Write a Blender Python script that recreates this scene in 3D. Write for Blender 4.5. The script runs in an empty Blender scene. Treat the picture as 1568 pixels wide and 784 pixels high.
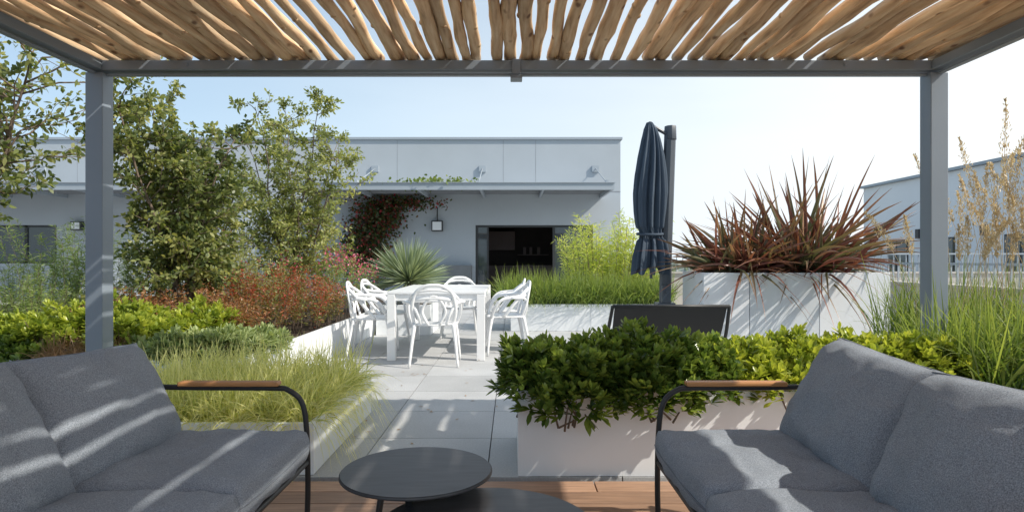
import bpy, bmesh, math, numpy as np
from mathutils import Matrix, Vector, noise
RNG=np.random.default_rng(7)
sc=bpy.context.scene
sc.view_settings.view_transform='Standard'; sc.view_settings.look='None'; sc.view_settings.exposure=0
COL=sc.collection
def nz(v): return v/np.maximum(np.linalg.norm(v,axis=-1,keepdims=True),1e-9)
# ---------------------------------------------------------------- mesh builder
class MB:
    def __init__(s): s.V=[];s.F=[];s.R=[];s.T=[];s.n=0
    def add(s,V,F,mat=0,smooth=False,rnd=0.5,t=0.0,M=None):
        V=np.asarray(V,float).reshape(-1,3)
        if M is not None:
            A=np.array(M); V=V@A[:3,:3].T+A[:3,3]
        s.V.append(V); s.F.append((np.asarray(F,np.int64)+s.n,mat,smooth))
        s.R.append(np.broadcast_to(np.asarray(rnd,float),(len(V),)))
        s.T.append(np.broadcast_to(np.asarray(t,float),(len(V),)))
        s.n+=len(V)
    def box(s,x0,x1,y0,y1,z0,z1,mat=0,rnd=0.5,M=None):
        V=[(x0,y0,z0),(x1,y0,z0),(x1,y1,z0),(x0,y1,z0),(x0,y0,z1),(x1,y0,z1),(x1,y1,z1),(x0,y1,z1)]
        F=[(0,3,2,1),(4,5,6,7),(0,1,5,4),(1,2,6,5),(2,3,7,6),(3,0,4,7)]
        s.add(V,F,mat,False,rnd,0,M)
    def tube(s,P,r,sides=6,mat=0,rnd=0.5,M=None,smooth=True,flat=1.0):
        P=np.asarray(P,float); n=len(P)
        r=np.broadcast_to(np.asarray(r,float),(n,))if np.ndim(r)==0 or len(np.atleast_1d(r))==n else np.interp(np.linspace(0,1,n),np.linspace(0,1,len(r)),r)
        T=nz(np.gradient(P,axis=0)); up=np.array([0,0,1.]) if abs(T[0][2])<.9 else np.array([1.,0,0])
        U=np.zeros_like(P); u=nz(np.cross(T[0],up))
        for i in range(n):
            u=u-T[i]*np.dot(u,T[i]); u=u/max(np.linalg.norm(u),1e-9); U[i]=u
        W=np.cross(T,U); a=np.linspace(0,2*np.pi,sides,endpoint=False)
        V=P[:,None]+r[:,None,None]*(np.cos(a)[None,:,None]*U[:,None]+flat*np.sin(a)[None,:,None]*W[:,None])
        i=np.arange(n-1)[:,None]*sides; j=np.arange(sides)[None]; k=(j+1)%sides
        F=np.stack([i+j,i+k,i+sides+k,i+sides+j],-1).reshape(-1,4)[:,::-1]
        n0=s.n; s.add(V,F,mat,smooth,rnd,0,M)
        e=np.arange(sides); s.F.append(((e[None]+n0),mat,False)); s.F.append(((e[::-1][None]+n0+(n-1)*sides),mat,False))
    def obj(s,name,mats,parent=None,bevel=0,origin=True):
        V=np.concatenate(s.V); me=bpy.data.meshes.new(name)
        me.vertices.add(len(V)); me.vertices.foreach_set('co',V.astype(np.float32).ravel())
        L=np.concatenate([f.ravel() for f,_,_ in s.F]); me.loops.add(len(L)); me.loops.foreach_set('vertex_index',L.astype(np.int32))
        k=np.concatenate([np.full(len(f),f.shape[1]) for f,_,_ in s.F]); me.polygons.add(len(k))
        me.polygons.foreach_set('loop_start',np.concatenate([[0],np.cumsum(k)[:-1]]).astype(np.int32))
        me.polygons.foreach_set('material_index',np.concatenate([np.full(len(f),m) for f,m,_ in s.F]).astype(np.int32))
        me.update(calc_edges=True)
        me.polygons.foreach_set('use_smooth',np.concatenate([np.full(len(f),b) for f,_,b in s.F]))
        me.attributes.new('rnd','FLOAT','POINT').data.foreach_set('value',np.concatenate(s.R).astype(np.float32))
        me.attributes.new('tt','FLOAT','POINT').data.foreach_set('value',np.concatenate(s.T).astype(np.float32))
        for m in mats: me.materials.append(m)
        ob=bpy.data.objects.new(name,me); COL.objects.link(ob)
        if bevel:
            b=ob.modifiers.new('bev','BEVEL'); b.width=bevel; b.segments=2; b.limit_method='ANGLE'
        if parent: ob.parent=parent; ob.matrix_parent_inverse=Matrix.Translation(-parent.location)
        return ob
def empty(name,loc):
    e=bpy.data.objects.new(name,None); e.location=loc; e.empty_display_size=.2; COL.objects.link(e); return e
def cat(P,n=6):
    P=np.asarray(P,float); Q=np.vstack([2*P[0]-P[1],P,2*P[-1]-P[-2]]); out=[]
    for i in range(1,len(Q)-2):
        for t in np.linspace(0,1,n,endpoint=False):
            a,b,c,d=Q[i-1],Q[i],Q[i+1],Q[i+2]
            out.append(.5*((2*b)+(c-a)*t+(2*a-5*b+4*c-d)*t*t+(3*b-a-3*c+d)*t**3))
    out.append(P[-1]); return np.array(out)
def strips(mb,base,d,L,W,droop,rows=4,prof=None,rnd=None,mat=0,flat=0.0,cols=2,fold=0.25,wig=0):
    N=len(base); t=np.linspace(0,1,rows); d=nz(d)
    L=np.broadcast_to(L,(N,));W=np.broadcast_to(W,(N,));droop=np.broadcast_to(droop,(N,))
    if rnd is None: rnd=RNG.random(N)
    P=base[:,None]+d[:,None]*(L[:,None]*t)[...,None]
    P[:,:,2]-=(droop*L)[:,None]*t**2
    r=RNG.normal(size=(N,3)); up=np.array([0,0,1.])
    side=nz(np.cross(d,nz(r)*(1-flat)+up*flat)+1e-5)
    if wig: P=P+side[:,None]*(wig*L*RNG.normal(size=N))[:,None,None]*(t**2)[None,:,None]
    nrm=np.cross(side,d)
    if prof is None: prof=np.array([.5,1,.8,.02])
    prof=np.interp(t,np.linspace(0,1,len(prof)),prof)
    w=(W[:,None]*prof[None])[...,None]*.5
    if cols==2: V=np.stack([P-side[:,None]*w,P+side[:,None]*w],2)
    else: V=np.stack([P-side[:,None]*w,P-nrm[:,None]*w*fold*2,P+side[:,None]*w],2)
    q=[]
    for i in range(rows-1):
        for c in range(cols-1):
            a=i*cols+c; q.append((a,a+1,a+1+cols,a+cols))
    F=(np.arange(N)*rows*cols)[:,None,None]+np.array(q)[None]
    mb.add(V.reshape(-1,3),F.reshape(-1,4),mat,True,np.repeat(rnd,rows*cols),np.tile(np.repeat(t,cols),N))
# ---------------------------------------------------------------- materials
def newmat(name):
    m=bpy.data.materials.new(name); m.use_nodes=True; nt=m.node_tree
    return m,nt,nt.nodes['Principled BSDF'],nt.nodes['Material Output']
def ramp(nt,src,stops):
    r=nt.nodes.new('ShaderNodeValToRGB'); e=r.color_ramp.elements
    while len(e)<len(stops): e.new(.5)
    for i,(p,c) in enumerate(stops): e[i].position=p; e[i].color=(*c,1)
    nt.links.new(src,r.inputs[0]); return r.outputs[0]
def tex(nt,scale,detail=4,stretch=(1,1,1)):
    tc=nt.nodes.new('ShaderNodeTexCoord'); mp=nt.nodes.new('ShaderNodeMapping'); mp.inputs['Scale'].default_value=stretch
    n=nt.nodes.new('ShaderNodeTexNoise'); n.inputs['Scale'].default_value=scale; n.inputs['Detail'].default_value=detail
    nt.links.new(tc.outputs['Object'],mp.inputs[0]); nt.links.new(mp.outputs[0],n.inputs['Vector']); return n.outputs['Fac']
def mul(nt,col,fac,lo,hi,a=0,b=1):
    mr=nt.nodes.new('ShaderNodeMapRange'); mr.inputs['To Min'].default_value=lo; mr.inputs['To Max'].default_value=hi
    mr.inputs['From Min'].default_value=a; mr.inputs['From Max'].default_value=b
    nt.links.new(fac,mr.inputs['Value'])
    mx=nt.nodes.new('ShaderNodeMix'); mx.data_type='RGBA'; mx.blend_type='MULTIPLY'; mx.inputs['Factor'].default_value=1
    nt.links.new(col,mx.inputs[6]); nt.links.new(mr.outputs[0],mx.inputs[7]); return mx.outputs[2]
def attr(nt,n='rnd'):
    a=nt.nodes.new('ShaderNodeAttribute'); a.attribute_name=n; return a.outputs['Fac']
def bump(nt,b,fac,st,dist=.01):
    bp=nt.nodes.new('ShaderNodeBump'); bp.inputs['Strength'].default_value=st; bp.inputs['Distance'].default_value=dist
    nt.links.new(fac,bp.inputs['Height']); nt.links.new(bp.outputs[0],b.inputs['Normal'])
def pm(name,c,rough=.5,ns=3,amt=.12,bs=0,bst=.2,metal=0,stretch=(1,1,1),ra=0,fine=0,fa=.4):
    m,nt,b,o=newmat(name); v=nt.nodes.new('ShaderNodeRGB'); v.outputs[0].default_value=(*c,1); col=v.outputs[0]
    col=mul(nt,col,tex(nt,ns,5,stretch),1-2*amt,1+2*amt)
    if fine: col=mul(nt,col,tex(nt,fine,2),1-fa,1+fa,.25,.75)
    if ra: col=mul(nt,col,attr(nt),1-ra,1+ra)
    nt.links.new(col,b.inputs['Base Color']); b.inputs['Roughness'].default_value=rough; b.inputs['Metallic'].default_value=metal
    if bs: bump(nt,b,tex(nt,bs,4,stretch),bst)
    return m
def leafmat(name,stops,tip=None,trans=.35,rough=.42,br=1.6):
    m,nt,b,o=newmat(name); col=ramp(nt,attr(nt),stops)
    if tip:
        mx=nt.nodes.new('ShaderNodeMix'); mx.data_type='RGBA'; pw=nt.nodes.new('ShaderNodeMath'); pw.operation='POWER'; pw.inputs[1].default_value=2.5
        nt.links.new(attr(nt,'tt'),pw.inputs[0]); nt.links.new(pw.outputs[0],mx.inputs['Factor']); nt.links.new(col,mx.inputs[6]); mx.inputs[7].default_value=(*tip,1); col=mx.outputs[2]
    nt.links.new(col,b.inputs['Base Color']); b.inputs['Roughness'].default_value=rough
    t=nt.nodes.new('ShaderNodeBsdfTranslucent'); g=nt.nodes.new('ShaderNodeMix'); g.data_type='RGBA'; g.blend_type='MULTIPLY'; g.inputs['Factor'].default_value=1
    nt.links.new(col,g.inputs[6]); g.inputs[7].default_value=(br*1.15,br*1.1,br*.6,1); nt.links.new(g.outputs[2],t.inputs[0])
    s=nt.nodes.new('ShaderNodeMixShader'); s.inputs[0].default_value=trans
    nt.links.new(b.outputs[0],s.inputs[1]); nt.links.new(t.outputs[0],s.inputs[2]); nt.links.new(s.outputs[0],o.inputs[0]); return m
M_white=pm('white_painted_metal',(.83,.86,.89),.35,2,.03)
M_plastic=pm('white_plastic',(.84,.85,.86),.3,2,.01)
M_tile=pm('concrete_tile',(.44,.45,.46),.65,1.5,.14,60,.08,ra=.09,fine=90,fa=.14)
M_slab=pm('slab_concrete',(.16,.16,.155),.9,4,.1)
M_steel=pm('grey_painted_steel',(.22,.265,.32),.45,3,.04)
M_black=pm('black_metal',(.025,.026,.028),.45,3,.05)
M_deck=pm('deck_wood',(.38,.235,.155),.6,5,.25,40,.15,stretch=(1,12,12),ra=.25)
M_arm=pm('teak_arm',(.50,.24,.09),.45,6,.15,stretch=(2,14,14))
M_table=pm('dark_ceramic_top',(.06,.061,.066),.42,5,.28,stretch=(1.5,9,1))
M_fabric=pm('grey_fabric',(.29,.33,.385),.95,6,.07,600,.5,fine=330,fa=.5)
M_seam=pm('fabric_seam',(.17,.195,.23),.95,6,.05)
M_wall=pm('facade_render',(.42,.465,.51),.8,.7,.06,80,.1)
M_wall2=pm('facade_white',(.84,.85,.86),.8,.5,.04)
M_joint=pm('facade_joint',(.28,.30,.33),.8)
M_fascia=pm('canopy_metal',(.36,.41,.46),.5,2,.04)
M_frame=pm('window_frame',(.03,.032,.035),.4)
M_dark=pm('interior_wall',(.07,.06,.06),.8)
M_cab=pm('kitchen_cabinet',(.24,.18,.18),.5)
M_beige=pm('parapet_render',(.52,.48,.44),.8,2,.06,50,.1)
M_soil=pm('soil',(.05,.035,.025),.95,20,.3,30,.5)
M_navy=pm('slate_canvas',(.055,.08,.115),.85,5,.1,300,.1)
M_mast=pm('mast_aluminium',(.08,.095,.115),.4)
M_bark=pm('bark',(.16,.12,.09),.9,30,.25,40,.4)
M_mesh=pm('black_textilene',(.03,.03,.032),.6,200,.2)
def glassmat():
    m,nt,b,o=newmat('window_glass'); b.inputs['Base Color'].default_value=(.05,.065,.075,1); b.inputs['Roughness'].default_value=.03; b.inputs['IOR'].default_value=1.7; return m
M_glass=glassmat()
def glossy_white():
    m,nt,b,o=newmat('glossy_white_panel'); b.inputs['Base Color'].default_value=(.70,.75,.79,1); b.inputs['Roughness'].default_value=.06; b.inputs['IOR'].default_value=1.8; return m
M_gloss=glossy_white()
def polemat():
    m,nt,b,o=newmat('peeled_chestnut_wood')
    col=ramp(nt,tex(nt,1,5,(45,3.5,45)),[(.25,(.36,.22,.12)),(.45,(.68,.47,.28)),(.75,(.86,.69,.47))])
    col=mul(nt,col,attr(nt),.70,1.15)
    col=mul(nt,col,tex(nt,3,2),.7,1.25)
    tc=nt.nodes.new('ShaderNodeTexCoord'); mp=nt.nodes.new('ShaderNodeMapping'); mp.inputs['Scale'].default_value=(9,4.2,9)
    v=nt.nodes.new('ShaderNodeTexVoronoi'); v.inputs['Scale'].default_value=1
    nt.links.new(tc.outputs['Object'],mp.inputs[0]); nt.links.new(mp.outputs[0],v.inputs['Vector'])
    k=ramp(nt,v.outputs['Distance'],[(.07,(.3,.2,.14)),(.16,(1,1,1))])
    mx=nt.nodes.new('ShaderNodeMix'); mx.data_type='RGBA'; mx.blend_type='MULTIPLY'; mx.inputs['Factor'].default_value=1
    nt.links.new(col,mx.inputs[6]); nt.links.new(k,mx.inputs[7]); nt.links.new(mx.outputs[2],b.inputs['Base Color'])
    b.inputs['Roughness'].default_value=.7; bump(nt,b,tex(nt,1,4,(60,6,60)),.4,.01); return m
M_pole=polemat()
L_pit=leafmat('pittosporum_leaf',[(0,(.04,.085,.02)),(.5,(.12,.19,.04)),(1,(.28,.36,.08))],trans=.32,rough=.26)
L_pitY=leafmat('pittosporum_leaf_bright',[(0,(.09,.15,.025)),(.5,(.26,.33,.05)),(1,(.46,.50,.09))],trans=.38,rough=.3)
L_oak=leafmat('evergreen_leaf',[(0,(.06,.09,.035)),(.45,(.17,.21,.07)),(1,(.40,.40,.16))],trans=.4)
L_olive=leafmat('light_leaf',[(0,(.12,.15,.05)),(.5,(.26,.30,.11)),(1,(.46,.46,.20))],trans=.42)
L_red=leafmat('nandina_leaf',[(0,(.15,.20,.05)),(.48,(.22,.20,.06)),(.72,(.32,.10,.05)),(1,(.42,.06,.04))],trans=.35,br=1.3)
L_rust=leafmat('rust_leaf',[(0,(.17,.19,.06)),(.4,(.25,.17,.07)),(.7,(.33,.11,.05)),(1,(.44,.26,.12))],trans=.35,br=1.3)
L_grass=leafmat('variegated_grass',[(0,(.26,.31,.09)),(.5,(.52,.54,.20)),(1,(.80,.78,.42))],tip=(.78,.74,.42),trans=.4)
L_green=leafmat('green_grass',[(0,(.045,.10,.025)),(.6,(.13,.21,.04)),(1,(.27,.34,.09))],tip=(.30,.36,.10),trans=.38)
L_rose=leafmat('feathery_green',[(0,(.10,.17,.05)),(1,(.30,.38,.13))],trans=.4)
L_bam=leafmat('bamboo_leaf',[(0,(.16,.23,.04)),(.5,(.34,.42,.08)),(1,(.56,.58,.18))],trans=.45)
L_phor=leafmat('phormium_leaf',[(0,(.10,.14,.07)),(.3,(.13,.12,.07)),(.5,(.17,.07,.06)),(.85,(.22,.07,.06)),(1,(.46,.30,.17))],tip=(.27,.13,.08),trans=.22,rough=.3,br=1.4)
L_yuc=leafmat('yucca_leaf',[(0,(.16,.22,.15)),(1,(.40,.47,.31))],trans=.2)
L_pink=leafmat('pink_flower',[(0,(.60,.08,.18)),(1,(.70,.15,.28))],trans=.3,br=1.1)
L_straw=leafmat('dry_plume',[(0,(.48,.36,.23)),(1,(.78,.65,.47))],trans=.3,br=1.0)
L_vine=leafmat('vine_leaf',[(0,(.03,.06,.02)),(.6,(.09,.11,.03)),(.85,(.20,.05,.04)),(1,(.45,.04,.06))],trans=.3)
L_vineg=leafmat('vine_leaf_green',[(0,(.07,.12,.03)),(1,(.24,.30,.08))],trans=.4)
L_brown=leafmat('brown_grass',[(0,(.22,.13,.07)),(1,(.40,.25,.15))],trans=.3)
L_far=leafmat('distant_leaf',[(0,(.22,.27,.26)),(1,(.34,.39,.36))],trans=.2)
# ---------------------------------------------------------------- world / sun / camera
AZ,EL=110,41
a,e=math.radians(AZ),math.radians(EL); sd=Vector((math.sin(a)*math.cos(e),math.cos(a)*math.cos(e),math.sin(e)))
w=bpy.data.worlds.new('World'); sc.world=w; w.use_nodes=True; nt=w.node_tree
sk=nt.nodes.new('ShaderNodeTexSky'); sk.sky_type='NISHITA'; sk.sun_disc=False; sk.sun_elevation=math.radians(EL); sk.sun_rotation=math.radians(AZ)
sk.air_density=1.0; sk.dust_density=1.0; sk.altitude=50
tc=nt.nodes.new('ShaderNodeTexCoord')
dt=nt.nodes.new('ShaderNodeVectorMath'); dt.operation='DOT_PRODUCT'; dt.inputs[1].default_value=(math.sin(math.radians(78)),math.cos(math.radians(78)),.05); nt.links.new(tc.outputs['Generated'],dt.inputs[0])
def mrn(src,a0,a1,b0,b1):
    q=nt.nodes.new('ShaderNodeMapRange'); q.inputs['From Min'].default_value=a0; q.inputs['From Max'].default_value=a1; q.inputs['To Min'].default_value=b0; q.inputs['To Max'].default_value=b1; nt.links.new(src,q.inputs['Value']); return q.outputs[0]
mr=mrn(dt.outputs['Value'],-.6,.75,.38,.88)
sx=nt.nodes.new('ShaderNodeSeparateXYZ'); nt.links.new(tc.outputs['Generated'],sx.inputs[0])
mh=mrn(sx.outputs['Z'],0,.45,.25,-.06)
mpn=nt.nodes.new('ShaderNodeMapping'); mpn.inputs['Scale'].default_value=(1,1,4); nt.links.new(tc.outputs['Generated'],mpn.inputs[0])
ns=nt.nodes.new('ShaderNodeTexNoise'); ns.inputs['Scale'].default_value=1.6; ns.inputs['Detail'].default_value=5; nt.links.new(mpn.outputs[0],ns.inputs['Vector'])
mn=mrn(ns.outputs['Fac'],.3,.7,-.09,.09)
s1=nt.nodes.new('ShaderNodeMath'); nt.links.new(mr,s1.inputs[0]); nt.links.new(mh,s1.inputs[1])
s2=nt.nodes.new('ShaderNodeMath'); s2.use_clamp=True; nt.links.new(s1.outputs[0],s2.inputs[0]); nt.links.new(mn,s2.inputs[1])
hz=nt.nodes.new('ShaderNodeMix'); hz.data_type='RGBA'; nt.links.new(mrn(dt.outputs['Value'],-.3,.8,0,1),hz.inputs['Factor']); hz.inputs[6].default_value=(4.3,5.7,6.9,1); hz.inputs[7].default_value=(7.2,7.5,7.6,1)  # bright haze colour, added to lift the sky fill; whiter towards the right
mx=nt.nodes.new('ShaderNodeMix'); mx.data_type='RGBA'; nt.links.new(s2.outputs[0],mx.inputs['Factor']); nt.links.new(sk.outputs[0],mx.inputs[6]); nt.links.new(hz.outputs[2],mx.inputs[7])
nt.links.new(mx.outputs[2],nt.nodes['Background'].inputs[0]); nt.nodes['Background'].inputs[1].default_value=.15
sl=bpy.data.lights.new('sun','SUN'); sl.energy=5.0; sl.angle=math.radians(.55); sl.color=(1,.92,.80)
so=bpy.data.objects.new('sun',sl); so.rotation_euler=sd.to_track_quat('Z','Y').to_euler(); so.location=(10,-5,12); COL.objects.link(so)
cd=bpy.data.cameras.new('camera'); cd.lens=22; cd.sensor_width=36; cd.shift_y=.0032; cd.clip_end=6000; cd.clip_start=.05
co=bpy.data.objects.new('camera',cd); co.location=(0,0,1.12); co.rotation_euler=(math.pi/2,0,0); COL.objects.link(co); sc.camera=co
# ---------------------------------------------------------------- ground, terrace
m=MB(); m.box(-2500,2500,-2500,2500,-9.2,-9); m.obj('ground',[pm('ground_dry_grass',(.26,.26,.22),.95,.02,.2)])
m=MB(); m.box(-32,17.4,-6,32,-9,-.035); m.obj('terrace_slab',[M_slab])
m=MB(); S=.7
for i in range(-30,14):
    for j in range(21):
        x=-.13+i*S; y=3.22+j*S
        if i<-6 and j<14: continue
        m.box(x+.003,x+S-.003,y+.003,min(y+S-.003,17.9),-.034,0,0,RNG.random())
m.obj('tile_floor',[M_tile])
m=MB(); k=0; y=-2.5
while y<3.15:
    x=-7+(-1.1*(k%3))
    while x<7: m.box(x+.002,x+3.2,y+.003,min(y+.142,3.205),-.034,.004,0,RNG.random()); x+=3.204
    y+=.145; k+=1
m.obj('wood_deck',[M_deck],bevel=.002)
# ---------------------------------------------------------------- pergola
PG=empty('pergola',(0,1.7,0))
m=MB()
XL,XR,YF,YB=-2.64,2.70,4.0,-.6
for x in (XL,XR):
    for yy in (YF,YB):
        m.box(x-.055,x+.055,yy-.05,yy+.06,.004,2.30)
        m.box(x-.09,x+.09,yy-.085,yy+.09,.004,.014)
for yy in (YF,YB):
    m.box(XL-.055,XR+.055,yy-.052,yy+.055,2.315,2.375)
    m.box(XL+.055,XR-.055,yy-.02,yy+.02,2.288,2.301)
for x in (XL,XR):
    m.box(x-.053,x+.053,YB+.055,YF-.054,2.316,2.374)
    m.box(x-.02,x+.02,YB+.06,YF-.06,2.289,2.300)
m.box(.0,.055,YF-.066,YF-.058,2.285,2.378)
m.box(-.01,.065,YF-.055,YF+.045,2.262,2.286)
for x in (-2.05,2.1): m.tube([(x,YF-.054,2.345),(x,YF-.062,2.345)],.011,8)
m.obj('steel_frame',[M_steel],PG,bevel=.004)
m=MB(); x=XL-.02; i=0
while x<XR+.06:
    r0=RNG.uniform(.029,.043); n=46; yy=np.linspace(YB-.1,YF+.06+RNG.uniform(-.03,.03),n)
    ph=RNG.uniform(0,6.28,6); amp=RNG.uniform(.003,.012)
    px=x+amp*np.sin(yy*RNG.uniform(1.6,3.5)+ph[0])+.005*np.sin(yy*7+ph[1])+RNG.uniform(-.006,.006)*(yy-2)
    pz=2.376+r0+.006*np.sin(yy*3+ph[2])+.004*np.sin(yy*9+ph[3])+.008
    rr=r0*(1+.08*np.sin(yy*4+ph[4])+.05*np.sin(yy*13+ph[5])+.04*RNG.normal(size=n))*(1+RNG.uniform(-.05,.05)*(yy-1.7))
    m.tube(np.stack([px,yy,pz],1),rr,10,0,RNG.random())
    for q in range(5):
        kk=RNG.integers(2,n-2); an=RNG.uniform(2.6,6.8)
        dv=np.array([math.cos(an),0.25,math.sin(an)]); p0=np.array([px[kk],yy[kk],pz[kk]])
        m.tube([p0+dv*rr[kk]*.5,p0+dv*(rr[kk]+.001),p0+dv*(rr[kk]+.006)],[.022,.014,.007],6,0,.1)
    x+=r0*2+abs(RNG.normal(.022,.013)); i+=1
m.obj('wood_poles',[M_pole],PG)
# ---------------------------------------------------------------- cushions & sofas
def cushion(mb,C,size,rot,thick_axis=2,edge=.45,p=4,mat=0,seed=0,pinch=.05,wr=1.0):
    bm=bmesh.new(); bmesh.ops.create_cube(bm,size=2); bmesh.ops.subdivide_edges(bm,edges=bm.edges[:],cuts=27,use_grid_fill=True)
    bmesh.ops.recalc_face_normals(bm,faces=bm.faces)
    bm.verts.ensure_lookup_table(); V=np.array([v.co[:] for v in bm.verts]); F=np.array([[v.index for v in f.verts] for f in bm.faces]); bm.free()
    u,v,w_=V[:,0].copy(),V[:,1].copy(),V[:,2].copy()
    th=edge+(1-edge)*np.sqrt(np.clip((1-np.abs(u)**p)*(1-np.abs(v)**p),0,1))
    bulge=.035*(1-w_**2)
    U=u*(1-pinch*(1-np.abs(v)**2)*0.6)*(1+bulge); Vv=v*(1-pinch*(1-np.abs(u)**2)*.6)*(1+bulge)
    c=np.clip(np.abs(u)*np.abs(v),0,1)**6; U*=1-.03*c; Vv*=1-.03*c
    W=w_*th
    P=np.stack([U*size[0]/2,Vv*size[1]/2,W*size[2]/2],1)
    for i in range(len(P)):
        q=Vector((P[i][0]*6+seed*5,P[i][1]*6,P[i][2]*5))
        rid=1-abs(noise.noise(Vector((q.x*1.1+3,q.y*1.1,seed)))*3)
        P[i][2]+=wr*(.012*noise.noise(q)+.006*noise.noise(q*2.7)+.007*max(rid,0)*np.sign(w_[i]))
        P[i][0]+=.006*noise.noise(q*1.3+Vector((9,0,0)))
    M=Matrix.Translation(C)@rot.to_4x4()
    mb.add(P,F,mat,True,.5,0,M)
    a=np.linspace(-1,1,14); ring=[(t,-1) for t in a]+[(1,t) for t in a[1:]]+[(-t,1) for t in a[1:]]+[(-1,-t) for t in a[1:]]
    R=[]
    for (uu,vv) in ring:
        cc=abs(uu*vv)**6; R.append([uu*(1-pinch*.6*(1-vv*vv))*1.036*(1-.03*cc)*size[0]/2,vv*(1-pinch*.6*(1-uu*uu))*1.036*(1-.03*cc)*size[1]/2,0])
    mb.tube(R,.0035,5,mat+1,M=M)
def sofa(name,xf,sgn):
    X=lambda d: xf+sgn*d
    E=empty(name,(X(.4),1.88,0)); y0,y1=1.2,2.56
    m=MB()
    for yy in (y0,y1):
        P=cat([(X(-.0),yy,0.0),(X(-.005),yy,.2),(X(-.0),yy,.42),(X(.02),yy,.535),(X(.075),yy,.585),(X(.14),yy,.594),(X(.45),yy,.596),(X(.66),yy,.60)],6); m.tube(P,.0115,8)
        m.tube(cat([(X(.80),yy,0),(X(.72),yy,.3),(X(.70),yy,.5),(X(.66),yy,.60)],5),.0115,8)
        m.tube([(X(0),yy,.29),(X(.72),yy,.27)],.011,8)
    m.tube([(X(-.0),y0,.292),(X(-.0),y1,.292)],.013,8)
    m.tube([(X(.72),y0,.27),(X(.72),y1,.27)],.012,8)
    m.tube(cat([(X(.70),y0,.5),(X(.76),y0+.02,.66),(X(.78),y0+.12,.70),(X(.78),y1-.12,.70),(X(.76),y1-.02,.66),(X(.70),y1,.5)],6),.0115,8)
    for yy in np.linspace(y0+.1,y1-.1,9): m.box(min(X(.0),X(.72)),max(X(.0),X(.72)),yy-.03,yy+.03,.283,.290)
    for yy in np.linspace(y0+.1,y1-.1,9): m.tube([(X(.72),yy,.28),(X(.785),yy,.70)],.006,6)
    m.obj('frame',[M_black],E)
    m=MB()
    for yy in (y0,y1): m.box(min(X(.11),X(.52)),max(X(.11),X(.52)),yy-.024,yy+.024,.603,.622)
    m.obj('wood_armrests',[M_arm],E,bevel=.006)
    m=MB(); R0=Matrix.Identity(3)
    for i,yc in enumerate((1.55,2.205)):
        cushion(m,Vector((X(.31),yc,.37)),(.66,.65,.15),R0,edge=.66,p=5,seed=i+sgn,pinch=.0)
    o=m.obj('seat_cushions',[M_fabric,M_seam],E)
    m=MB()
    for i,yc in enumerate((1.54,2.19)):
        lean=math.radians(27+2*i); up=Vector((sgn*math.sin(lean),0,math.cos(lean))); fr=Vector((-sgn*math.cos(lean),0,math.sin(lean)))
        al=up.cross(fr)
        Rm=Matrix((al,up,fr)).transposed()
        Rm=Rm@Matrix.Rotation(math.radians(3*(-1)**i),3,'Z')
        cushion(m,Vector((X(.485+.02*i),yc,.425))+up*.19,(.66,.45,.22),Rm,edge=.14,p=2.6,seed=10+i+sgn*3,pinch=.08,wr=1.5)
    m.obj('back_cushions',[M_fabric,M_seam],E)
sofa('outdoor_sofa',-.84,-1); sofa('outdoor_sofa.001',.60,1)
# ---------------------------------------------------------------- coffee tables
def ctable(name,x,y,z,r):
    m=MB(); n=64; a=np.linspace(0,2*np.pi,n,endpoint=False); prof=[(.0,z),(r-.004,z),(r,z-.004),(r,z-.010),(r-.01,z-.014),(0,z-.014)]
    V=[(x+q*math.cos(t),y+q*math.sin(t),zz) for q,zz in prof[1:-1] for t in a]; k=len(prof)-2
    F=[(i*n+(j+1)%n,i*n+j,(i+1)*n+j,(i+1)*n+(j+1)%n) for i in range(k-1) for j in range(n)]; n0=m.n; m.add(V,np.array(F)[:, ::-1],0,True)
    m.F.append((np.arange(n)[None]+n0,0,False)); m.F.append((np.arange(n)[::-1][None]+n0+(k-1)*n,0,False))
    for t in (.5,2.6,4.7):
        c,s_=math.cos(t),math.sin(t); m.tube([(x+c*r*.55,y+s_*r*.55,z-.014),(x+c*r*.85,y+s_*r*.85,.004)],[.013,.009],8,1)
    m.tube([(x+math.cos(t)*r*.55,y+math.sin(t)*r*.55,z-.022) for t in np.linspace(0,6.283,30)],.007,6,1)
    m.obj(name,[M_table,M_black])
ctable('coffee_table',-.318,2.09,.42,.252); ctable('coffee_table.001',-.075,1.77,.36,.32)
# ---------------------------------------------------------------- planters
def planter(name,x0,x1,y0,y1,h,seams_x=(),mats=None,soil=.05):
    m=MB(); t=.03
    m.box(x0,x1,y0,y0+t,0.002,h); m.box(x0,x1,y1-t,y1,0.002,h); m.box(x0,x0+t,y0+t,y1-t,0.002,h); m.box(x1-t,x1,y0+t,y1-t,0.002,h)
    for s in seams_x: m.box(x0+s-.002,x0+s+.002,y0-.002,y0+.001,.0,h-.001,2)
    m.box(x0+t,x1-t,y0+t,y1-t,h-soil-.1,h-soil,1)
    return m.obj(name,(mats or [M_white,M_soil,M_joint]),bevel=.003)
planter('white_planter',.03,4.3,3.23,3.93,.44,(1.8,))
planter('white_planter.001',-2.45,-1.03,3.25,4.58,.27)
planter('white_planter.003',-.02,2.5,9.75,10.7,.42,(1.25,))
m=MB()
x1=-2.05
m.box(-9,x1-.03,4.65,4.68,.002,.37); m.box(-9,x1-.03,13.97,14,.002,.37)
yy=4.65
for i in range(9):
    y2=min(yy+1.04,14); m.box(x1-.03,x1,yy+.002,y2-.002,.002,.37); yy=y2
m.box(-9,x1-.032,4.69,13.96,.1,.31,1)
m.obj('white_planter.002',[M_white,M_soil],bevel=.003)
planter('white_planter.004',-2.0,-1.2,9.2,10.2,.45)
m=MB(); X0,X1,Y0,Y1,H=1.99,3.93,6.5,7.3,.98
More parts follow.
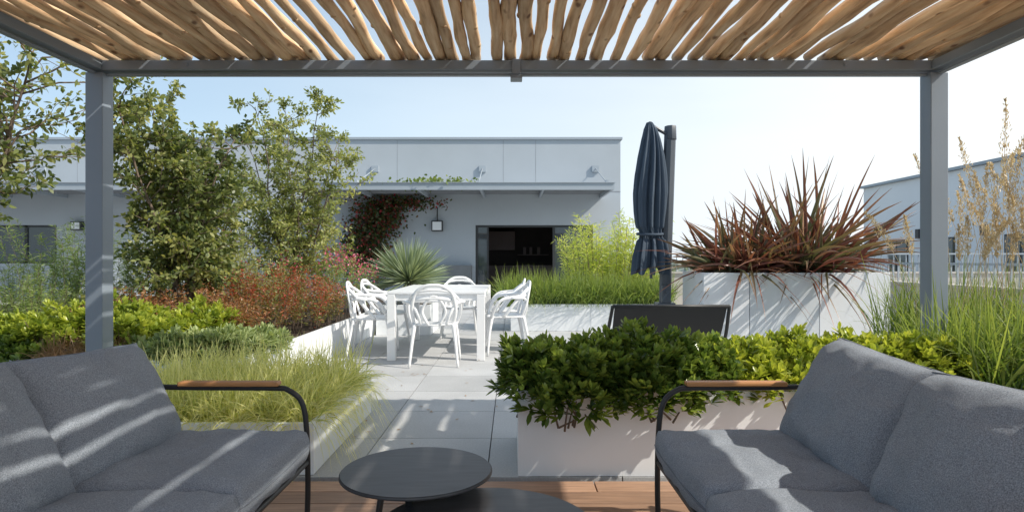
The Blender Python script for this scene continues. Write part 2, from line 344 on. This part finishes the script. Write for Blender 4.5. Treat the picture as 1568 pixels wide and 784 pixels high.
m.box(X0,2.465,Y0,Y0+.03,.002,H); m.box(2.472,3.19,Y0,Y0+.03,.002,H,3); m.box(3.197,X1,Y0,Y0+.03,.002,H)
m.box(X0,X1,Y1-.03,Y1,.002,H); m.box(X0,X0+.03,Y0+.03,Y1-.03,.002,H); m.box(X1-.03,X1,Y0+.03,Y1-.03,.002,H); m.box(X0+.03,X1-.03,Y0+.03,Y1-.03,.7,H-.06,1)
m.obj('white_planter.005',[M_white,M_soil,M_joint,M_gloss],bevel=.003)
# ---------------------------------------------------------------- foliage generators
def blobs_shrub(name,blobs,nros,nl,L,W,mat,shell=.6,stem=True,droop=.15):
    m=MB(); B=np.array(blobs,float); vol=B[:,3]*B[:,4]*B[:,5]; pr=vol**.67; pr/=pr.sum()
    k=RNG.choice(len(B),nros,p=pr); d=nz(RNG.normal(size=(nros,3))); d[:,2]=np.where(d[:,2]<-.3,-d[:,2],d[:,2])
    rr=shell+(1-shell)*RNG.random(nros)**.6
    lump=1+.16*np.sin(d[:,0]*9+k)+.14*np.sin(d[:,1]*11+k*2)
    P=B[k,:3]+d*B[k,3:6]*(rr*lump)[:,None]
    out=nz(d*.8+np.array([0,0,.7])+RNG.normal(size=(nros,3))*.3)
    base=np.repeat(P,nl,0); od=np.repeat(out,nl,0); ax=nz(np.cross(od,RNG.normal(size=od.shape)))
    el=np.repeat(np.linspace(.15,1.15,nl)[None],nros,0).ravel()+RNG.normal(size=nros*nl)*.12
    dd=od*np.cos(el)[:,None]+ax*np.sin(el)[:,None]; dd[:,:]=nz(dd)
    base=base-od*(L*.25*el)[:,None]
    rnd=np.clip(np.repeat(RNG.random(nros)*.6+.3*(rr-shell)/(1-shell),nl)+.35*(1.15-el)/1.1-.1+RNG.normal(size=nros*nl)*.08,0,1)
    strips(m,base,dd,L*RNG.uniform(.7,1.2,len(base)),W,droop,5,np.array([.15,.55,1,.95,.1]),rnd,0,.75,3,.2)
    if stem:
        for b in range(len(B)):
            for q in range(14):
                j=RNG.integers(nros); c=B[k[j]]; p0=np.array([c[0]+RNG.normal()*c[3]*.25,c[1]+RNG.normal()*c[4]*.25,c[2]-c[5]*.8]); mid=(p0+P[j])/2+RNG.normal(size=3)*.03
                m.tube([p0,mid,P[j]],[.006,.004,.002],5,1)
    return m.obj(name,[mat,M_bark])
def stem_shrub(name,x0,x1,y0,y1,z0,h0,h1,n,lean,nl,L,W,mat,ts=.2,off=.03,droopS=.1,updir=.6,stemr=.003,flat=.5,extra=None,hcol=.4,hfun=None):
    m=MB(); bx=RNG.uniform(x0,x1,n); by=RNG.uniform(y0,y1,n); H=RNG.uniform(h0,h1,n)
    cx,cy=(x0+x1)/2,(y0+y1)/2
    if hfun is not None: H=H*hfun((bx-cx)/((x1-x0)/2+1e-6))
    else: H*=1-.35*((bx-cx)/((x1-x0)/2+1e-6))**2
    ld=np.stack([(bx-cx)/((x1-x0)/2+.01)*lean+RNG.normal(size=n)*lean*.6,(by-cy)/((y1-y0)/2+.01)*lean+RNG.normal(size=n)*lean*.6,np.ones(n)],1)
    t=np.linspace(0,1,7)
    tips=[]
    Bs=[];Ds=[];Rs=[]
    for i in range(n):
        P=np.array([bx[i],by[i],z0])+ld[i]*H[i]*t[:,None]; P[:,2]-=droopS*H[i]*t**2
        P[:,:2]+=np.cumsum(RNG.normal(size=(7,2))*.012*H[i],0)
        m.tube(P,[stemr,stemr*.4],4,1); tips.append(P[-1])
        tl=ts+(1-ts)*RNG.random(nl)**.8; idx=tl*6; a=np.clip(idx.astype(int),0,5); f=(idx-a)[:,None]; q=P[a]*(1-f)+P[a+1]*f
        dv=RNG.normal(size=(nl,3)); dv[:,2]=dv[:,2]*.5+updir; dv=nz(dv); Bs.append(q+dv*off*RNG.random((nl,1))); Ds.append(dv)
        Rs.append(np.clip((1-hcol)*RNG.random(nl)+hcol*tl+RNG.normal()*.12,0,1))
    strips(m,np.concatenate(Bs),np.concatenate(Ds),L*RNG.uniform(.6,1.3,n*nl),W,.2,4,np.array([.2,1,.8,.05]),np.concatenate(Rs),0,flat)
    mats=[mat,M_bark]
    if extra:
        emat,frac,ne,es=extra; mats.append(emat); T=np.array([q for q in tips if RNG.random()<frac]); T=np.repeat(T,ne,0)+RNG.normal(size=(len(T)*ne,3))*np.array([.03,.03,.06])
        strips(m,T,RNG.normal(size=T.shape)+[0,0,.5],es,es*.7,.2,3,np.array([.4,1,.3]),None,2,.3)
    return m.obj(name,mats)
def grass(name,centers,n,L0,L1,W,spread,drp,mat,jit=.06,rows=7,up=1.0,wig=.03,cols=2,prof=None):
    m=MB(); C=np.array(centers,float); k=RNG.integers(0,len(C),n); b=C[k].copy(); b[:,:2]+=RNG.normal(size=(n,2))*jit
    az=RNG.uniform(0,6.283,n); s=spread*RNG.random(n)**.7
    d=np.stack([np.cos(az)*s,np.sin(az)*s,np.full(n,up)],1)
    strips(m,b,d,RNG.uniform(L0,L1,n),W*RNG.uniform(.7,1.2,n),drp*RNG.uniform(.5,1.3,n)*(.3+s/spread),rows,prof if prof is not None else np.array([.6,1,.95,.75,.45,.03]),None,0,.3,cols,.3,wig)
    return m
def tree(name,base,stems,hgt,spread,nb,nl,L,W,mat,t0=.2,bl=(.3,.6),sr=.02,off=.04,leanx=0,taper=.65):
    m=MB(); Bs=[];Ds=[];Rs=[]
    for s in range(stems):
        az=RNG.uniform(-.5,.5)+s*6.283/stems; H=hgt*RNG.uniform(.75,1.0); n=9; t=np.linspace(0,1,n)
        sp=spread*RNG.uniform(.4,1.0) if stems>1 else .1
        P=np.array(base,float)+np.stack([np.cos(az)*sp*t**1.3+leanx*t,np.sin(az)*sp*t**1.3,H*t],1); P[:,:2]+=np.cumsum(RNG.normal(size=(n,2))*.03,0)
        P[0]=np.array(base)+[RNG.normal()*.04,RNG.normal()*.04,0]
        m.tube(P,[sr,sr*.7,sr*.2],7,1)
        for b in range(nb):
            u=t0+(1-t0)*RNG.random(); i=min(int(u*(n-1)),n-2); f=u*(n-1)-i; p=P[i]*(1-f)+P[i+1]*f
            a2=RNG.uniform(0,6.283); d=nz(np.array([np.cos(a2),np.sin(a2),RNG.uniform(.2,1.2)])); l=RNG.uniform(*bl)*(1.15-taper*u)
            q=np.array([p+d*l*v for v in np.linspace(0,1,6)]); q[1:]+=np.cumsum(RNG.normal(size=(5,3))*.03*l/.4,0); q[:,2]-=.12*l*np.linspace(0,1,6)**2
            m.tube(q,[sr*.3,.0022],5,1)
            lines=[q]
            for c in range(4):
                j=RNG.integers(1,5); d2=nz(d+RNG.normal(size=3)*.7); l2=l*RNG.uniform(.3,.6); q2=np.array([q[j]+d2*l2*v for v in np.linspace(0,1,6)]); q2[1:]+=np.cumsum(RNG.normal(size=(5,3))*.012,0)
                m.tube(q2,[.003,.0015],4,1); lines.append(q2)
            br=RNG.normal()*.15
            for li,qq in enumerate(lines):
                k=int(nl*(1.2 if li==0 else .8)); tt=.25+.75*RNG.random(k); x=tt*5; ii=np.clip(x.astype(int),0,4); ff=(x-ii)[:,None]; pp=qq[ii]*(1-ff)+qq[ii+1]*ff
                dv=nz(RNG.normal(size=(k,3))*.8+d*.5+[0,0,.15]); Bs.append(pp+dv*off*RNG.random((k,1))); Ds.append(dv); Rs.append(np.clip(RNG.normal(.45,.22,k)+br,0,1))
    B=np.concatenate(Bs); strips(m,B,np.concatenate(Ds),L*RNG.uniform(.6,1.25,len(B)),W,.15,4,np.array([.15,1,.85,.1]),np.concatenate(Rs),0,.35)
    return m.obj(name,[mat,M_bark])
bl=[(.13,3.5,.44,.23,.34,.20),(.40,3.42,.46,.25,.36,.20),(.72,3.5,.50,.27,.36,.22),(1.0,3.5,.47,.27,.36,.20),(.75,3.22,.40,.25,.16,.13),(.3,3.2,.38,.25,.16,.14)]
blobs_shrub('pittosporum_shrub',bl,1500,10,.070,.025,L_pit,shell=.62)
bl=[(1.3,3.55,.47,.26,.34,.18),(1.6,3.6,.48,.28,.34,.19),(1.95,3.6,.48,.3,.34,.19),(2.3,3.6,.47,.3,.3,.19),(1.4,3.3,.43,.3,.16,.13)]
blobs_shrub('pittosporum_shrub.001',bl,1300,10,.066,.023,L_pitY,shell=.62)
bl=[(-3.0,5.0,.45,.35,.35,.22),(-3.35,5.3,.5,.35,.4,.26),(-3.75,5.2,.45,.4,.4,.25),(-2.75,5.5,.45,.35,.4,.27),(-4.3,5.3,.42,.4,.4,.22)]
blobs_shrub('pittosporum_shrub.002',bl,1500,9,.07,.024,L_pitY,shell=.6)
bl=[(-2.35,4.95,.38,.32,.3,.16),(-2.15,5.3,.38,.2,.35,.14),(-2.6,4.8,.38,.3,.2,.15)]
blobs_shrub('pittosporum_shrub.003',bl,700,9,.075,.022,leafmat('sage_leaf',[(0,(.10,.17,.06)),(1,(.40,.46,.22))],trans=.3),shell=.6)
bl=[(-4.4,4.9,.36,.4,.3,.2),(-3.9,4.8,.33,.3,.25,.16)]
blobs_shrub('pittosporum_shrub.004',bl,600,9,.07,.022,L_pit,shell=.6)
# grasses
cs=[(x,y,.22) for x in np.linspace(-2.3,-1.15,8) for y in np.linspace(3.38,4.45,6)]
grass('variegated_sedge',cs,9500,.38,.58,.006,1.45,.95,L_grass,.04,8).obj('variegated_sedge',[L_grass])
cs=[(x,y,.36) for x in (-3.45,-3.2,-2.95) for y in (4.75,4.95)]
grass('brown_sedge',cs,1800,.2,.34,.004,1.1,.8,L_brown,.05).obj('brown_sedge',[L_brown])
cs=[(x,y,.38) for x in np.linspace(-.05,2.4,15) for y in (9.85,10.05,10.3,10.5)]
grass('liriope_grass',cs,9000,.38,.85,.011,.8,.6,L_green,.06).obj('liriope_grass',[L_green])
cs=[(x,y,.36) for x in np.linspace(2.55,4.1,9) for y in (3.4,3.6,3.8)]
grass('iris_clump',cs,2600,.45,.85,.012,.75,.45,L_green,.07).obj('iris_clump',[L_green])
# dry plumes
planter('white_planter.006',2.9,4.9,4.5,5.1,.4)
m=grass('feather_reed_grass',[(x,4.8,.35) for x in np.linspace(3.0,4.7,7)],2000,.5,1.05,.008,.55,.4,L_green,.1)
m.F=[(f,1,s) for f,_,s in m.F]
for i in range(66):
    b=np.array([RNG.uniform(3.1,4.5),RNG.uniform(4.6,5.0),.35]); h=RNG.uniform(1.0,1.95); t=np.linspace(0,1,9); lx=RNG.normal(.05,.16)
    P=b+np.stack([lx*t**1.8*h,RNG.normal()*.12*t**1.8*h,h*t],1); P[:,2]-=.06*t**6; m.tube(P,[.0028,.0016],4,0,.8)
    k=240; u=.70+.30*RNG.random(k); x=u*8; ii=np.clip(x.astype(int),0,7); ff=(x-ii)[:,None]; pp=P[ii]*(1-ff)+P[ii+1]*ff
    wd=.014*np.sin(np.pi*np.clip((u-.70)/.30,0,1)**.7)[:,None]+.002
    pp=pp+RNG.normal(size=(k,3))*wd; strips(m,pp,RNG.normal(size=(k,3))*.3+[0,0,1],.03,.007,.2,3,np.array([.3,1,.1]),None,0,.2)
m.obj('feather_reed_grass',[L_straw,L_green])
# phormium
for nm,(cx,cy),n,l0,l1,sp in (('phormium_plant',(2.5,6.9),210,.6,1.15,1.7),('phormium_plant.001',(3.2,6.9),300,.7,1.55,1.75)):
    g=grass(nm,[(cx,cy,.92)],n,l0,l1,.040,sp,.28,L_phor,.14,9,1.0,.05,3,np.array([.5,.9,1,.95,.8,.5,.04]))
    az=RNG.uniform(0,6.283,80); d=np.stack([np.cos(az)*1.3,np.sin(az)*1.3,np.full(80,.5)],1); b=np.array([cx,cy,.95])+RNG.normal(size=(80,3))*[.12,.12,0]
    strips(g,b,d,RNG.uniform(.5,1.2,80),.032,RNG.uniform(.2,.9,80),9,np.array([.5,.9,1,.9,.5,.04]),None,0,.5,3,.3,.05)
    g.obj(nm,[L_phor])
# yucca
m=MB(); n=620; d=nz(RNG.normal(size=(n,3))); d[:,2]=np.where(d[:,2]<-.25,-d[:,2],d[:,2]); strips(m,np.array([-1.6,9.7,.78])+d*.04,d,RNG.uniform(.55,.74,n),.024,.04,4,np.array([.6,1,.8,.03]),None,0,.5,3,.2)
m.tube([(-1.6,9.7,.4),(-1.6,9.7,.8)],.07,10,1); m.obj('yucca_plant',[L_yuc,M_bark])
stem_shrub('nandina_shrub',-3.9,-2.4,5.7,6.5,.31,.38,.62,150,.22,75,.034,.012,L_rust,.15,.05)
stem_shrub('nandina_shrub.001',-3.3,-2.15,6.6,8.0,.31,.5,.85,200,.2,80,.034,.013,L_red,.2,.05)
stem_shrub('nandina_shrub.002',-4.2,-2.9,7.0,8.4,.31,.8,1.3,130,.16,80,.036,.013,L_olive,.25,.06,extra=(L_pink,.25,5,.018))
stem_shrub('salvia_shrub',-3.0,-2.15,8.2,9.6,.31,.8,1.15,90,.22,55,.04,.013,L_rose,.2,.04,extra=(L_pink,.8,13,.028))
stem_shrub('rosemary_shrub',-6.2,-4.1,5.6,6.8,.31,.5,.95,210,.25,110,.04,.006,L_rose,.1,.02)
stem_shrub('willow_shrub',-5.8,-3.9,6.8,7.8,.31,.9,1.5,110,.25,100,.07,.008,L_rose,.2,.02)
stem_shrub('bamboo_clump',1.2,2.5,10.7,11.8,.0,1.5,2.1,110,.14,130,.10,.014,L_bam,.3,.09,stemr=.006,hfun=lambda u:.88+.18*np.sin(u*7)+.06*u)
tree('holm_oak_tree',(-3.4,6.5,.31),6,2.7,.95,28,26,.058,.030,L_oak,.15,(.35,.7),leanx=-.1,taper=.5)
tree('strawberry_tree',(-2.95,8.6,.31),6,3.0,.95,26,22,.055,.026,L_olive,.15,(.4,.8),sr=.018)
tree('holm_oak_tree.001',(-4.75,5.2,.31),4,2.6,.75,24,22,.060,.032,L_oak,.5,(.7,1.1),sr=.03,leanx=.1,taper=.4)
tree('strawberry_tree.001',(-4.6,9.5,.31),4,2.2,.8,20,22,.055,.026,L_olive,.15,(.4,.7))
# ---------------------------------------------------------------- chairs & dining table
def chair(name,x,y,rot):
    E=empty(name,(x,y,0)); m=MB(); M=Matrix.Translation((x,y,0))@Matrix.Rotation(rot,4,'Z')
    n=14; V=[];F=[]
    for top in (1,0):
        for i in range(n+1):
            for j in range(n+1):
                u=-1+2*i/n; v=-1+2*j/n; uu=u*math.sqrt(1-v*v*.28); vv=v*math.sqrt(1-u*u*.28)
                V.append((uu*.255,vv*.235,.455-.02*(1-u*u)*(1-v*v*.5)-(.012*max(v,0)**3)-(0 if top else .018)))
    k=(n+1)**2
    for i in range(n):
        for j in range(n):
            a=i*(n+1)+j; F.append((a,a+n+1,a+n+2,a+1)); F.append((k+a,k+a+1,k+a+n+2,k+a+n+1))
    for i in range(n):
        F.append((i,i+1,k+i+1,k+i)); c=n*(n+1)+i; F.append((c+1,c,k+c,k+c+1))
        a2=i*(n+1); F.append((a2+n+1,a2,k+a2,k+a2+n+1)); a3=a2+n; F.append((a3,a3+n+1,k+a3+n+1,k+a3))
    m.add(V,F,0,True,.5,0,M)
    for sx in (-1,1):
        m.tube(cat([(sx*.275,.235,0.001),(sx*.245,.215,.25),(sx*.215,.18,.45)],5),[.012,.017,.023],8,0,M=M)
        m.tube(cat([(sx*.25,-.27,0.001),(sx*.225,-.23,.25),(sx*.20,-.19,.45)],5),[.012,.017,.023],8,0,M=M)
    def loop(half,r=.015):
        L=[(-a,b,c) for a,b,c in half]; R=[(a,b,c) for a,b,c in half[::-1]]
        if half[-1][0]==0: R=R[1:]
        m.tube(cat(L+R,6),r,8,0,M=M,flat=1.35)
    loop([(.20,-.17,.44),(.225,-.225,.60),(.19,-.262,.76),(.10,-.285,.835),(0,-.29,.85)])
    loop([(.225,.19,.44),(.275,.15,.56),(.295,.06,.655),(.275,-.09,.68),(.19,-.225,.70),(.08,-.265,.715),(0,-.27,.72)],.016)
    loop([(.245,.05,.445),(.275,-.04,.56),(.265,-.14,.68),(.18,-.25,.775),(.08,-.28,.80),(0,-.285,.805)])
    loop([(.13,-.215,.44),(.17,-.235,.56),(.235,-.2,.66),(.285,-.03,.672)],.013)
    loop([(.06,-.225,.44),(.12,-.245,.58),(.06,-.27,.70),(0,-.275,.735)],.012)
    m.obj('chair_shell',[M_plastic],E)
m=MB()
tx0,tx1,ty0,ty1=-1.38,-.30,6.9,8.75
m.box(tx0,tx1,ty0,ty1,.735,.765)
for x in (tx0,tx1-.09):
    for y in (ty0,ty1-.09): m.box(x,x+.09,y,y+.09,.002,.733)
m.box(tx0+.09,tx1-.09,ty0+.02,ty0+.045,.66,.733); m.box(tx0+.09,tx1-.09,ty1-.045,ty1-.02,.66,.733); m.box(tx0+.02,tx0+.045,ty0+.09,ty1-.09,.66,.733); m.box(tx1-.045,tx1-.02,ty0+.09,ty1-.09,.66,.733)
m.obj('dining_table',[M_plastic],bevel=.004)
R=math.pi/2
chair('garden_chair',-.83,6.72,0.08)
chair('garden_chair.001',-1.62,7.3,-R+.1); chair('garden_chair.002',-1.62,8.05,-R-.1)
chair('garden_chair.003',-.08,7.55,R+.12); chair('garden_chair.004',-.12,8.35,R)
chair('garden_chair.005',-.75,9.0,math.pi+.1)
# ---------------------------------------------------------------- sun lounger chair
m=MB(); y0,y1=4.72,5.0
for x in (.76,1.64):
    m.tube(cat([(x,y0,.765),(x+(.02 if x>1 else -.02),4.88,.5),(x,5.02,.32),(x,5.8,.36)],5),.014,8); 
    m.tube([(x,5.1,.33),(x,4.98,0)],.013,8); m.tube([(x,5.7,.35),(x,5.8,0)],.013,8)
m.tube([(.76,y0,.765),(1.64,y0,.765)],.014,8); m.tube([(.76,5.8,.36),(1.64,5.8,.36)],.014,8); m.tube([(.76,5.02,.32),(1.64,5.02,.32)],.012,8)
V=[];nn=8
prof=cat([(0,y0+.005,.76),(0,4.89,.5),(0,5.03,.33),(0,5.4,.325),(0,5.79,.355)],4)
for p in prof:
    for x in np.linspace(.775,1.625,nn): V.append((x,p[1],p[2]))
F=[(i*nn+j,i*nn+j+1,(i+1)*nn+j+1,(i+1)*nn+j) for i in range(len(prof)-1) for j in range(nn-1)]
m.add(V,F,1,True); m.obj('lounge_chair',[M_black,M_mesh])
# ---------------------------------------------------------------- umbrella
E=empty('cantilever_umbrella',(1.7,7.2,0)); m=MB()
m.tube([(1.76,7.25,.05),(1.785,7.25,1.2),(1.835,7.25,2.65)],.058,8,0,smooth=False,flat=1.2)
m.tube([(1.84,7.25,2.5),(1.835,7.25,2.66)],.068,8,0)
m.box(1.67,1.87,7.15,7.35,.3,.62,0); m.box(1.72,1.82,7.16,7.22,.62,.82); m.tube([(1.76,7.15,.75),(1.76,7.05,.75),(1.70,7.04,.66)],.01,6)
m.tube([(1.82,7.25,2.55),(1.6,7.2,2.66)],.022,8); m.tube([(1.59,7.2,2.62),(1.59,7.2,2.70)],.02,8)
m.tube([(1.6,7.2,2.6),(1.6,7.2,.9)],.018,8); m.box(1.4,2.1,6.9,7.6,.002,.06)
m.obj('mast',[M_mast],E,bevel=.004)
m=MB(); pr=[(2.69,.04),(2.62,.075),(2.5,.10),(2.3,.14),(2.1,.165),(1.9,.175),(1.7,.165),(1.5,.145),(1.44,.13),(1.38,.13),(1.3,.155),(1.15,.185),(.99,.19)]
zz=np.linspace(0,1,len(pr)); NR=60; tz=np.linspace(0,1,NR); Z=np.interp(tz,zz,[p[0] for p in pr]); RR=np.interp(tz,zz,[p[1] for p in pr]); na=220; a=np.linspace(0,2*np.pi,na,endpoint=False); V=[]
for i in range(NR):
    amp=.34*min(1,tz[i]*6)*(0.5 if abs(Z[i]-1.41)<.06 else 1)
    ph=a*11+1.6*np.sin(a*2+1)+1.2*tz[i]+.5*np.sin(tz[i]*8+a)
    saw=np.sin(ph+.6*np.sin(ph))
    rip=.86+amp*saw*.75+.08*np.sin(a*3+tz[i]*4)+.05*np.sin(a*29+tz[i]*6)
    zb=Z[i]+(.05*np.sin(a*9) if i==NR-1 else 0)
    V.append(np.stack([1.585+.015*np.sin(tz[i]*9)+RR[i]*rip*np.cos(a),7.2+RR[i]*rip*np.sin(a),zb+0*a],1))
V=np.concatenate(V); F=[(i*na+j,(i+1)*na+j,(i+1)*na+(j+1)%na,i*na+(j+1)%na) for i in range(NR-1) for j in range(na)]
m.add(V,F,0,True); m.tube([(1.585+.142*math.cos(t),7.2+.142*math.sin(t),1.41+.012*math.sin(t)) for t in np.linspace(0,6.3,40)],.016,6,0)
m.obj('folded_canopy',[M_navy],E)
# ---------------------------------------------------------------- main building
B=empty('apartment_building',(-12,20,0)); m=MB(); D=18; T=.3
def W(x0,x1,z0,z1,mat=0): m.box(x0,x1,D,D+T,z0,z1,mat)
W(-30,-14.9,0,2.1); W(-14.9,-13.1,0,1.0); W(-13.1,-1.05,0,2.1); W(2.33,3.12,0,2.1); W(-30,3.12,2.1,4.55)
m.box(2.82,3.12,D+T,31,0,4.55); m.box(-30,2.81,D+T,31,4.2,4.5)
m.box(-30,3.17,D-.05,D+T+.05,4.552,4.62,2)
for x in (-12.5,-9.4,-6.3,-3.3,-.25,.68): m.box(x-.006,x+.006,D-.002,D+.001,3.1,4.54,1)
m.box(-30,3.12,D-.006,D+.001,3.05,3.075,1)
m.box(-2.1,-1.15,D-.35,D-.002,0,.95,3)
m.obj('walls',[M_wall,M_joint,M_fascia,pm('grey_box',(.2,.21,.22),.7)],B)
m=MB()
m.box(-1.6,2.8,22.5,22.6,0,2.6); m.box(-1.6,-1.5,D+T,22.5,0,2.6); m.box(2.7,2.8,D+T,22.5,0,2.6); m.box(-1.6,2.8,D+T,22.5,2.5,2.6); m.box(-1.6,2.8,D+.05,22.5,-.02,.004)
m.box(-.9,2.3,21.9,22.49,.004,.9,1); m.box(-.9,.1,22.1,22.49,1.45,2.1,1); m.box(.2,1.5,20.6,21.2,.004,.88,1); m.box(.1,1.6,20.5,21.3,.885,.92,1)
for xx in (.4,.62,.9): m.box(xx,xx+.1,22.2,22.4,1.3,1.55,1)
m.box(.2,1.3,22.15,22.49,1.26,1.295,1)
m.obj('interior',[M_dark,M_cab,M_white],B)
m=MB()
for x0,x1 in ((-1.05,-.98),(2.27,2.33),(1.17,1.24),(-.72,-.67)): m.box(x0,x1,D+.03,D+.13,.004,2.04)
m.box(-1.05,2.33,D+.03,D+.13,2.04,2.1); m.box(1.24,2.27,D+.05,D+.11,.004,.07)
for x0,x1 in ((-14.9,-14.84),(-14.04,-13.96),(-13.16,-13.1)): m.box(x0,x1,D+.03,D+.1,1.0,2.1)
m.box(-14.84,-13.16,D+.03,D+.1,2.04,2.1); m.box(-14.84,-13.16,D+.03,D+.1,1.0,1.06)
m.box(1.24,2.27,D+.07,D+.085,.07,2.04,1); m.box(-14.84,-13.16,D+.06,D+.075,1.06,2.04,1); m.box(-.98,-.72,D+.07,D+.085,.01,2.04,1)
m.obj('door_and_windows',[M_frame,M_glass],B)
def canopy(x0,x1,rods):
    y0=15.7; m.box(x0,x1,y0,y0+.05,2.86,3.03); m.box(x0,x0+.06,y0+.05,D-.002,2.87,3.02); m.box(x1-.06,x1,y0+.05,D-.002,2.87,3.02)
    m.box(x0-.02,x1+.02,y0-.03,y0+.12,3.032,3.05)
    for x in np.arange(x0+1.6,x1-.5,1.6): m.box(x-.03,x+.03,y0+.052,D-.003,2.88,2.985)
    m.box(x0+.062,x1-.062,y0+.052,D-.005,2.99,3.01)
    for k in range(9):
        y=y0+.2+k*.24; m.box(x0+.062,x1-.062,y,y+.03,2.965,2.987,1)
    for x in rods:
        m.tube([(x,D-.02,3.72),(x,y0+.1,3.04)],.014,6); m.box(x-.10,x+.10,D-.06,D-.001,3.62,3.80,0); m.box(x-.03,x+.03,y0+.05,y0+.15,3.05,3.12)
m=MB(); canopy(-5.6,2.57,(-3.93,-.85,2.4)); canopy(-24,-9.6,(-13.5,-17.5,-10.6))
m.obj('canopies',[M_fascia,M_joint],B)
m=MB(); m.box(-2.3,-1.98,D-.16,D-.002,1.92,2.22,0); m.box(-2.27,-2.01,D-.175,D-.161,1.95,2.19,1); m.box(-12.6,-12.3,D-.16,D-.002,1.95,2.2,0); m.box(-12.57,-12.33,D-.175,D-.161,1.98,2.17,1)
m.tube([(-2.14,D-.08,2.22),(-2.14,D-.08,2.6)],.02,6,0)
m.obj('wall_lights',[M_frame,M_white],B,bevel=.005)
m=MB()
def vinecloud(cx,cz,sx,sz,n,y0=17.85,sy=.08,mat=0):
    b=np.stack([RNG.normal(cx,sx,n),y0-np.abs(RNG.normal(0,sy,n)),RNG.normal(cz,sz,n)],1); d=RNG.normal(size=(n,3))*[1,.7,1]+[0,-.6,-.2]; strips(m,b,d,RNG.uniform(.05,.11,n),.07,.2,4,np.array([.4,1,.8,.05]),None,mat,.3)
vinecloud(-3.7,2.3,.3,.28,1300); vinecloud(-3.95,1.5,.25,.45,1000); vinecloud(-3.2,2.72,.6,.10,700); vinecloud(-4.35,1.9,.2,.5,600); vinecloud(-4.6,1.2,.25,.35,500)
vinecloud(-2.8,3.06,.8,.03,300,17.2,.6,2); vinecloud(-1.9,3.12,.45,.04,220,16.2,.3,2)
for x in (-3.9,-3.7): m.tube(cat([(x,17.9,0),(x+.1,17.9,1),(x-.1,17.9,2),(x+.3,17.9,2.8)],5),.02,6,1)
m.obj('climbing_vine',[L_vine,M_bark,L_vineg])
# ---------------------------------------------------------------- right building
B2=empty('white_building',(20,25,0)); m=MB()
m.box(17.42,26,3,31,-9,4.6); m.box(17.25,26.1,2.9,31.1,4.61,4.72,1)
m.obj('walls',[M_wall2,M_fascia],B2)
m=MB()
for y in (20.6,24.6,27.5,16.5):
    m.box(17.38,17.41,y,y+1.5,.3,2.0); m.box(17.365,17.378,y+.06,y+.72,.36,1.94,1); m.box(17.365,17.378,y+.78,y+1.44,.36,1.94,1)
m.obj('windows',[M_frame,M_glass],B2)
m=MB()
for y in (22.9,26.6): m.box(17.27,17.41,y,y+.22,2.0,2.4)
m.obj('wall_lights',[M_frame],B2)
# ---------------------------------------------------------------- parapet & railing
m=MB(); m.box(2.65,17.2,11.0,11.2,0,.87); m.box(2.62,17.2,10.97,11.23,.872,.90); m.obj('parapet_wall',[M_beige])
m=MB(); m.box(5.0,5.2,2.0,10.95,0,.80); m.box(4.97,5.23,2.0,10.95,.802,.83); m.obj('parapet_wall.001',[M_beige])
m=MB()
for x in np.arange(2.7,17,.11): m.box(x-.006,x+.006,11.09,11.11,.90,1.20)
m.box(2.68,17,11.07,11.13,1.202,1.23); m.obj('metal_railing',[M_fascia])
m=MB()
for y in np.arange(2.1,10.9,.11): m.box(5.09,5.11,y-.006,y+.006,.83,1.05)
m.box(5.07,5.13,2.05,10.9,1.052,1.08); m.obj('metal_railing.001',[M_fascia])
m=MB(); n=9000; x=RNG.uniform(-60,220,n); hh=6+5*np.sin(x*.11)+3*np.sin(x*.31); z=-9+RNG.random(n)*np.clip(hh+5,3,14); b=np.stack([x,RNG.uniform(150,175,n),z],1)
strips(m,b,RNG.normal(size=(n,3)),RNG.uniform(1.5,3,n),1.8,.1,3,np.array([.3,1,.2]),None,0,.3); m.obj('distant_trees',[L_far])
m=MB(); n=130; b=np.stack([RNG.uniform(-1.9,1.2,n),RNG.uniform(3.3,9,n),np.full(n,.004)],1); d=RNG.normal(size=(n,3)); d[:,2]=.03
strips(m,b,d,.035,.014,0,4,np.array([.2,1,.8,.1]),None,0,.97); m.obj('fallen_leaves',[L_brown])
